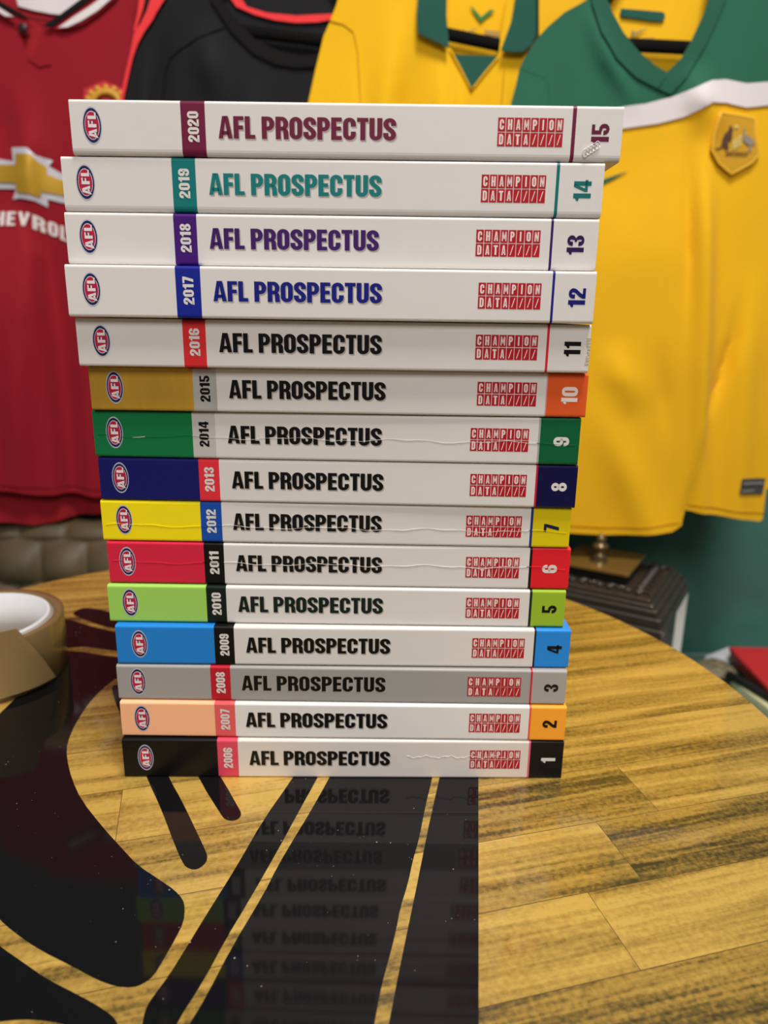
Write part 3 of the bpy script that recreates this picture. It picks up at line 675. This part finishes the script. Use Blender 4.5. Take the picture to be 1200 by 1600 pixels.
s1.cloth('collar', [(-60, -40), (0, 10), (30, 24), (52, 33), (40, 44), (12, 32), (0, 26), (-60, -10)], RED, .004)
s1.cloth('collar', [(70, 42.5), (100, 23), (130, 0), (150, -30), (200, -30), (180, 0), (156, 22), (130, 40), (108, 48), (92, 48)], RED, .004)
s1.cloth('collar_stripe', [(0, 3), (17, 12.5), (34, 22), (49, 31), (40, 31), (21, 23), (0, 11), (-50, -20), (-50, -30)], BLKC, .006)
s1.cloth('collar_stripe', [(0, 13), (12.5, 21), (25, 29), (12, 28), (0, 21), (-50, -8), (-50, -18)], WHT, .006)
s1.cloth('collar_stripe', [(71, 42.5), (100, 23), (130, 0), (146, -22), (160, -22), (146, 0), (117, 21), (83, 45)], BLKC, .006)
s1.cloth('collar_stripe', [(94, 46), (117, 29), (142, 12.5), (158, 0), (170, -22), (190, -22), (175, 0), (154, 19), (129, 35), (108, 45)], WHT, .006)
bm = bmesh.new(); bmesh.ops.create_uvsphere(bm, u_segments=16, v_segments=8, radius=.0062, matrix=Matrix.Translation(s1.P(37.5, 45, .003)) @ Matrix.Diagonal((1, .4, 1, 1))); obj('button', bm, mat('dark_button', (44, 26, 30), .4), s1.root, smooth=True)
M_SILV = mat('silver_transfer', (206, 204, 214), .4, .2); M_GOLD = mat('gold_transfer', (204, 160, 50), .4, .3, var=.18, vscale=22)
s1.cloth('sponsor_logo', [(-70, 256), (0, 250), (28, 255), (24, 233), (52, 235), (63, 246), (85, 252), (79, 261), (94, 270), (150, 284), (150, 326), (96, 317), (77, 312), (77, 325), (61, 316), (39, 312), (28, 314), (33, 298), (0, 297), (-70, 300)], M_SILV, .0018, cell=6, solid=.0004)
s1.cloth('sponsor_logo', [(-60, 265), (0, 260), (33, 261), (33, 244), (57, 245), (66, 256), (77, 263), (77, 274), (94, 281), (145, 294), (145, 316), (94, 305), (70, 301), (68, 311), (52, 305), (35, 303), (33, 289), (0, 287), (-60, 291)], M_GOLD, .0032, cell=6, solid=.0004)
def chev(a, b):
    x = -18 + a * 160; drop = 0 if x < 48 else (x - 48) * .40
    return x, 355 - 22 * b + drop
s1.letters('sponsor_lettering', 'CHEVROLET', chev, mat('white_transfer', (226, 214, 214), .5), .12)
s1.cloth('club_crest', [(131, 153), (132, 139), (140, 136), (150, 131), (163, 126), (175, 131), (187, 136), (200, 148), (196, 190), (166, 215), (136, 190)], mat('crest_red', (196, 36, 40), .6), .002, cell=6, solid=.0006)
bm = bmesh.new()
for k in range(9):
    a = math.radians(200 - 27.5 * k); bmesh.ops.create_uvsphere(bm, u_segments=8, v_segments=6, radius=.0042, matrix=Matrix.Translation(s1.P(166 + 27 * math.cos(a), 158 - 20 * math.sin(a), .004)) @ Matrix.Diagonal((1, .4, 1, 1)))
tube(bm, [s1.P(166 + 20 * math.cos(a), 162 - 18 * math.sin(a), .004) for a in [math.pi * j / 12 for j in range(13)]], .0045, 6, flat=.5)
obj('crest_embroidery', bm, mat('gold_thread', (206, 150, 42), .5, bump=.5, bscale=500), s1.root)
s1.line('hem_stitching', [(-180, 756), (0, 743), (75, 754), (107, 756), (153, 763), (280, 764)], .0005, fabric('dark_red_thread_and_shade', (120, 20, 30)), .001)
# --- black shirt
s2 = Shirt('football_shirt', 'black football shirt with coral piping, hanging between the red shirt and the yellow polo', 1.008, 440, 270,
   [([(252, 60), (246, 150), (240, 800)], 14, -.012, 'ridge', 1), ([(225, 80), (215, 800)], 12, .008, 'ridge', 1), ([(320, 60), (335, 150)], 22, .006), ([(392, 110), (400, 500)], 22, .006)])
s2.cloth('back_panel', [(330, -150), (560, -150), (640, -60), (640, 780), (260, 780), (240, -60)], BLK, -.022)
s2.cloth('front_panel', [(213, -110), (330, -150), (336, -30), (346, 0), (378, 41), (401.6, 64), (434, 80), (466, 88), (500, 86), (530, 60), (545, -40), (600, -150), (680, -60), (660, 300), (655, 790), (180, 790), (176, 300), (186, 150), (194.6, 111), (203, 76), (209, 46), (214, 20)], BLK)
s2.cloth('collar', [(329, -40), (329, 0), (361, 50), (396, 84.5), (431, 102), (463, 107), (500, 105), (540, 80), (560, -40), (545, -40), (530, 60), (500, 86), (466, 88), (434, 80), (401.6, 64), (378, 41), (346, 0), (336, -30)], BLKC, .003)
s2.cloth('neck_tape', [(381, 0), (413, 10), (460, 14.6), (520, 11), (560, 0), (560, 12), (520, 20), (495, 25), (460, 26.5), (425, 22), (393, 13), (364, 0), (350, -20), (368, -20)], CORAL, -.019)
s2.cloth('piping', [(262, -10), (243, 19), (238, 29), (224, 48), (213.5, 67), (205, 90), (197.5, 122), (191, 150), (184, 300), (188, 782), (182, 782), (178, 300), (185, 150), (193.5, 111), (202, 76), (208, 46), (217, 36), (228, 15), (236, -10)], CORAL, .004, cell=5)
s2.cloth('piping', [(217, -10), (227, -10), (222, 14), (210, 47), (207, 46), (213, 20)], CORAL, .005, cell=5)
s2.line('raglan_seam', [(352, 42), (308, 60), (285, 73), (264.5, 87.5), (253, 111), (248.5, 146), (246, 200)], .0007, BLKC, .001)
bm = bmesh.new()
for k in range(3):
    x0_, h_ = 438 + k * 5, (4, 8, 5)[k]
    bm.faces.new([bm.verts.new(s2.P(x, y, -.0195)) for x, y in ((x0_, 46), (x0_ + 3.5, 46), (x0_ + 3.5, 45 - h_), (x0_ + 1, 45 - h_))])
obj('neck_print', bm, mat('pale_grey_print', (120, 120, 122), .6), s2.root)
# --- yellow polo
s3 = Shirt('polo_shirt', 'yellow polo shirt with dark green collar, hanging behind the top book', .968, 730, 260,
   [([(620, 20), (600, 160), (590, 500)], 20, .007, 'ridge', 1), ([(655, 60), (640, 160), (630, 500)], 15, -.006, 'ridge', 1), ([(560, 70), (563, 500)], 8, .006, 'step', 1), ([(690, 90), (685, 300)], 12, .005), ([(720, 120), (716, 300)], 10, .005)])
s3.cloth('back_panel', [(600, -150), (860, -150), (920, -60), (920, 790), (520, 790), (540, -60)], YEL, -.022)
s3.cloth('front_panel', [(545, -90), (640, -150), (690, -40), (697, 0), (699, 70), (706, 82), (736, 141), (779, 87), (782, 60), (800, -40), (850, -150), (960, -90), (985, 300), (980, 800), (470, 800), (470, 300), (481.5, 154), (492, 105), (504.6, 52), (515, 29), (526, 0)], YEL)
s3.cloth('neck_insert', [(702, 82), (720, 84), (782, 86), (784, 94), (736, 150), (704, 92)], DGRN, -.004)
s3.line('placket_piping', [(703, 78), (720, 110), (736, 142)], .0011, YEL, .002); s3.line('placket_piping', [(780, 88), (758, 114), (736, 142)], .0011, YEL, .002)
s3.cloth('collar', [(660, -60), (652.7, 0), (651, 30), (653, 55.5), (677, 68), (700, 79), (699.5, 62), (696.5, 31), (697, 0), (705, -60)], DGRN, .009, solid=.002)
s3.cloth('collar', [(812, -60), (804, 0), (797.6, 37), (780.6, 83), (800, 85), (814.6, 85), (828, 74), (841, 49), (850, 18), (852, 0), (860, -60)], DGRN, .009, solid=.002)
s3.line('shoulder_seam', [(515, 29), (537, 35.5), (552, 48), (558.6, 80), (563, 154), (566, 300)], .0006, fabric('ochre_thread', (196, 138, 20)), .0008)
s3.line('placket_seam_and_shade', [(788, 105), (786, 130), (784, 159), (784, 250)], .0006, fabric('ochre_thread', (196, 138, 20)), .0008)
s3.cloth('neck_print', [(737, -2), (743, 2), (755, 16), (770, 4), (777, 6), (766, 14), (754.5, 24), (745, 12)], fabric('green_print', (52, 130, 70)), -.0195, cell=6, solid=.0003)
def swoosh(s, x, y, k, off, m, name='neck_print'):
    pts = [(0, 0), (3, -6), (4, -2), (8, 0), (30, -9), (9, 5), (3, 5)]
    bm = bmesh.new(); bm.faces.new([bm.verts.new(s.P(x + a * k, y + b * k, off)) for a, b in pts]); bmesh.ops.triangulate(bm, faces=bm.faces[:]); return obj(name, bm, m, s.root)
swoosh(s3, 725, 40, .85, -.0195, GREYP)
s3.letters('neck_print', 'DRI-FIT', lambda a, b: (722 + a * 30, 53 - 5 * b), GREYP, .1, -.0195)
bm = bmesh.new()
for y0_, y1_ in ((37, 40), (42, 44), (46, 48), (50, 56)): bm.faces.new([bm.verts.new(s3.P(x, y, -.0195)) for x, y in ((761, y0_), (785, y0_ + 2), (784, y1_ + 2), (760, y1_))])
obj('size_print', bm, GREYP, s3.root)
# --- green and yellow shirt
F4 = [([(1080, 230), (1077, 275), (1075, 395), (1070, 520)], 9, -.006), ([(1100, 200), (1097, 330), (1092, 560)], 15, .006, 'ridge', 1), ([(1116, 270), (1112, 400), (1110, 525), (1098, 660), (1080, 744), (1066, 800)], 9, .010, 'step', 1),
      ([(1158, 470), (1149, 525), (1130, 587), (1102, 655)], 9, -.007), ([(1175, 440), (1165, 560), (1150, 800)], 22, .006, 'ridge', 1), ([(1030, 560), (1036, 680)], 12, -.003), ([(960, 560), (975, 620)], 26, .005), ([(940, 640), (1010, 830)], 30, .006, 'ridge', 1), ([(858, 110), (858, 160), (858, 500)], 8, .006, 'step', 1),
      ([(1090, 130), (1098, 190)], 24, .008), ([(925, 30), (950, 100), (985, 160)], 14, .005)]
s4 = Shirt('football_shirt', 'yellow football shirt with green shoulders and white chest band, hanging at right', .925, 1035, 270, F4)
s4.cloth('back_panel', [(905, -150), (1180, -150), (1290, -60), (1270, 300), (1230, 770), (880, 800), (850, 300), (850, -60)], YEL2, -.022)
s4.cloth('front_panel', [(800, 200), (905, 206), (977, 200), (1027, 193), (1067, 183), (1090, 173), (1110, 162), (1133, 160), (1167, 167), (1200, 163), (1290, 155), (1262, 300), (1225, 520), (1206, 700), (1198, 780), (1194, 812), (1189, 816), (1145, 808), (1099, 801.6), (1068, 795), (1063, 808), (1061, 818), (1045, 827), (1005, 830), (942, 833), (891, 831), (820, 828), (826, 500), (812, 300)], YEL2)
s4.cloth('chest_band', [(790, 202), (830, 200), (905, 180), (977, 167), (1007, 163), (1050, 152), (1083, 140), (1110, 127), (1133, 124), (1167, 130), (1200, 127), (1300, 120), (1300, 156), (1200, 164), (1167, 168), (1133, 161), (1110, 163), (1090, 174), (1067, 184), (1027, 194), (977, 201), (905, 207), (800, 215)], WHT, .0022)
s4.cloth('yoke', [(917, 0), (930, -60), (950, -90), (948, 0), (955, 20), (973, 53), (997, 83), (1020, 103), (1040, 115), (1063, 93), (1080, 63), (1097, 27), (1107, 0), (1120, -90), (1240, -60), (1330, 0), (1300, 122), (1200, 129), (1167, 132), (1133, 126), (1110, 129), (1083, 142), (1050, 154), (1007, 165), (977, 169), (905, 182), (830, 202), (795, 204), (800, 158), (807, 133), (813, 105), (820, 90), (840, 58), (857, 40), (883, 18)], GRN, .0016)
s4.cloth('collar', [(922, -40), (924, 5), (937, 53), (960, 93), (993, 123), (1027, 141), (1046, 149), (1070, 123), (1100, 73), (1120, 30), (1133, 0), (1140, -40), (1118, -40), (1107, 0), (1097, 27), (1080, 63), (1063, 93), (1040, 115), (1020, 103), (997, 83), (973, 53), (955, 20), (948, 0), (944, -40)], fabric('green_rib', (38, 92, 72)), .0035, solid=.002)
s4.line('collar_seam', [(1040, 117), (1030, 134), (1026, 141)], .0006, DGRN, .005)
s4.line('sleeve_seam', [(813, 105), (833, 113), (850, 120), (857, 133), (860, 160), (860, 195)], .0006, fabric('deep_green_thread', (24, 66, 52)), .0014)
s4.line('band_stitching', [(905, 185), (977, 172), (1007, 168), (1050, 157), (1083, 145), (1110, 132), (1133, 129), (1167, 135), (1200, 132)], .0004, mat('grey_thread', (150, 146, 150), .8), .002)
s4.line('hem_stitching', [(830, 816), (891, 819), (942, 821), (1005, 818), (1058, 813)], .0005, fabric('ochre_thread', (196, 138, 20)), .001)
s4.line('hem_stitching', [(1072, 786), (1099, 790), (1145, 797), (1196, 803)], .0005, fabric('ochre_thread', (196, 138, 20)), .001)
bdg = s4.cloth('badge', [(1123, 178), (1150, 181), (1179.5, 186), (1179, 209.5), (1186, 240), (1174, 255), (1141.5, 273), (1120, 255), (1109, 235.5), (1113, 212), (1118, 194)], mat('ochre_badge', (206, 154, 26), .5, bump=.4, bscale=500), .004, cell=6, solid=.002)
s4.line('badge_border', [(1123, 178), (1150, 181), (1179.5, 186), (1179, 209.5), (1186, 240), (1174, 255), (1141.5, 273), (1120, 255), (1109, 235.5), (1113, 212), (1118, 194), (1123, 178)], .0015, fabric('yellow_thread', (236, 186, 60)), .004)
def motif(name, m, polys, off=.0062):
    bm = bmesh.new()
    for q in polys:
        f = bm.faces.new([bm.verts.new(s4.P(940 + x / 4.615, 60 + y / 4.615, off)) for x, y in q]); bmesh.ops.triangulate(bm, faces=[f])
    obj(name, bm, m, s4.root)
motif('kangaroo_embroidery', mat('brown_thread', (84, 52, 34), .7), [[(910, 632), (925, 645), (936, 660), (920, 668), (915, 690), (912, 720), (925, 745), (912, 748), (898, 730), (892, 760), (885, 790), (905, 805), (880, 808), (868, 790), (850, 795), (840, 806), (800, 808), (802, 800), (840, 792), (855, 770), (858, 730), (875, 695), (900, 672), (908, 650)]])
motif('emu_embroidery', mat('grey_thread_fill', (142, 132, 124), .7), [[(1014, 652), (1028, 655), (1024, 700), (1050, 708), (1085, 735), (1100, 768), (1080, 770), (1072, 775), (1068, 812), (1078, 818), (1050, 818), (1056, 775), (1030, 762), (1008, 735), (1010, 700), (1018, 665)]])
motif('shield_embroidery', mat('pale_thread', (220, 206, 130), .7), [[(930, 752 + 16 * k), (998, 700 + 20 * k), (1002, 708 + 20 * k), (934, 760 + 16 * k)] for k in range(4)] + [[(962, 622), (968, 634), (980, 636), (971, 645), (974, 657), (962, 650), (950, 657), (953, 645), (944, 636), (956, 634)]])
s4.letters('badge_lettering', 'AUSTRALIA', lambda a, b: (940 + (880 + a * 165) / 4.615, 60 + (850 - 28 * b) / 4.615), mat('dark_brown_thread', (92, 64, 28), .7), .09, .0062)
sw = s4.cloth('sportswear_mark', [(893, 292), (912, 285), (935, 283), (981, 267.5), (950, 284), (928, 293), (905, 304), (894, 304)], GRN, .002, cell=5, solid=.0004)
lb = s4.cloth('hem_label', [(1155, 746), (1197, 748), (1192.5, 772.5), (1151, 769)], mat('dark_grey_label', (70, 70, 68), .5), .0022, cell=6, solid=.0008)
s4.cloth('hem_label_stripe', [(1157, 751), (1193, 753), (1192, 757), (1156, 755)], mat('silver_print', (130, 130, 126), .5), .0036, cell=5, solid=.0003)
s4.cloth('hem_label_stripe', [(1154, 763), (1178, 764), (1176, 767.5), (1153, 766.5)], mat('silver_print', (130, 130, 126), .5), .0036, cell=5, solid=.0003)
s4.cloth('neck_tab', [(979, 2), (1046, 8), (1049, 12), (1049, 18), (1044, 22.5), (1030, 22), (981, 15), (977.5, 9)], DGRN, -.0195, cell=6, solid=.001)
swoosh(s4, 995, 40, .95, -.0195, GREYP)
s4.letters('neck_print', 'DRI-FIT', lambda a, b: (984 + a * 48, 57 - 8 * b), GREYP, .1, -.0195)

# ---------------------------------------------------------------- hangers inside the shirts
def hanger(xc, yc, slope, Y, hw, label):
    c = at_y(xc, yc, Y); h = thing('coat_hanger', label, 'hanger', c, 0, 'black hangers in the shirts')
    yb = lambda x: .012 * min(1.6, (x / .23) ** 2); d = lambda x: -slope * x
    def path(pts):
        out = []
        for (xa, za), (xb, zb) in zip(pts, pts[1:]):
            out += [Vector((xa + (xb - xa) * i / 6, yb(xa + (xb - xa) * i / 6), za + (zb - za) * i / 6)) for i in range(6)]
        return out + [Vector((pts[-1][0], yb(pts[-1][0]), pts[-1][1]))]
    bm = bmesh.new(); tube(bm, path([(-hw, d(-hw)), (0, 0), (hw, d(hw))]), .0072, 10, flat=.40); obj('trouser_bar', bm, M_HANG, h)
    bm = bmesh.new()
    tube(bm, path([(-hw, d(-hw)), (-hw - .012, d(-hw) + .012), (-hw + .03, d(-hw) + .034), (-.05, .085), (0, .105), (.05, .085), (hw - .03, d(hw) + .034), (hw + .012, d(hw) + .012), (hw, d(hw))]), .0078, 10, flat=.40); obj('shoulder_arms', bm, M_HANG, h)
    bm = bmesh.new(); tube(bm, [Vector((0, 0, .105)), Vector((0, 0, .15))] + [Vector((-.018 * math.sin(a), 0, .168 - .018 * math.cos(a))) for a in [j * .45 for j in range(1, 9)]], .0016, 8); obj('hook', bm, mat('chrome_hook', (180, 180, 182), .2, 1), h)
hanger(445, 56, .10, s2.Y + .011, .120, 'black hanger seen inside the neck of the black shirt')
hanger(744, 63, .17, s3.Y + .011, .135, 'black hanger seen inside the neck of the yellow polo')
hanger(1040, 73, .03, s4.Y + .011, .110, 'black hanger seen inside the neck of the green and yellow shirt')
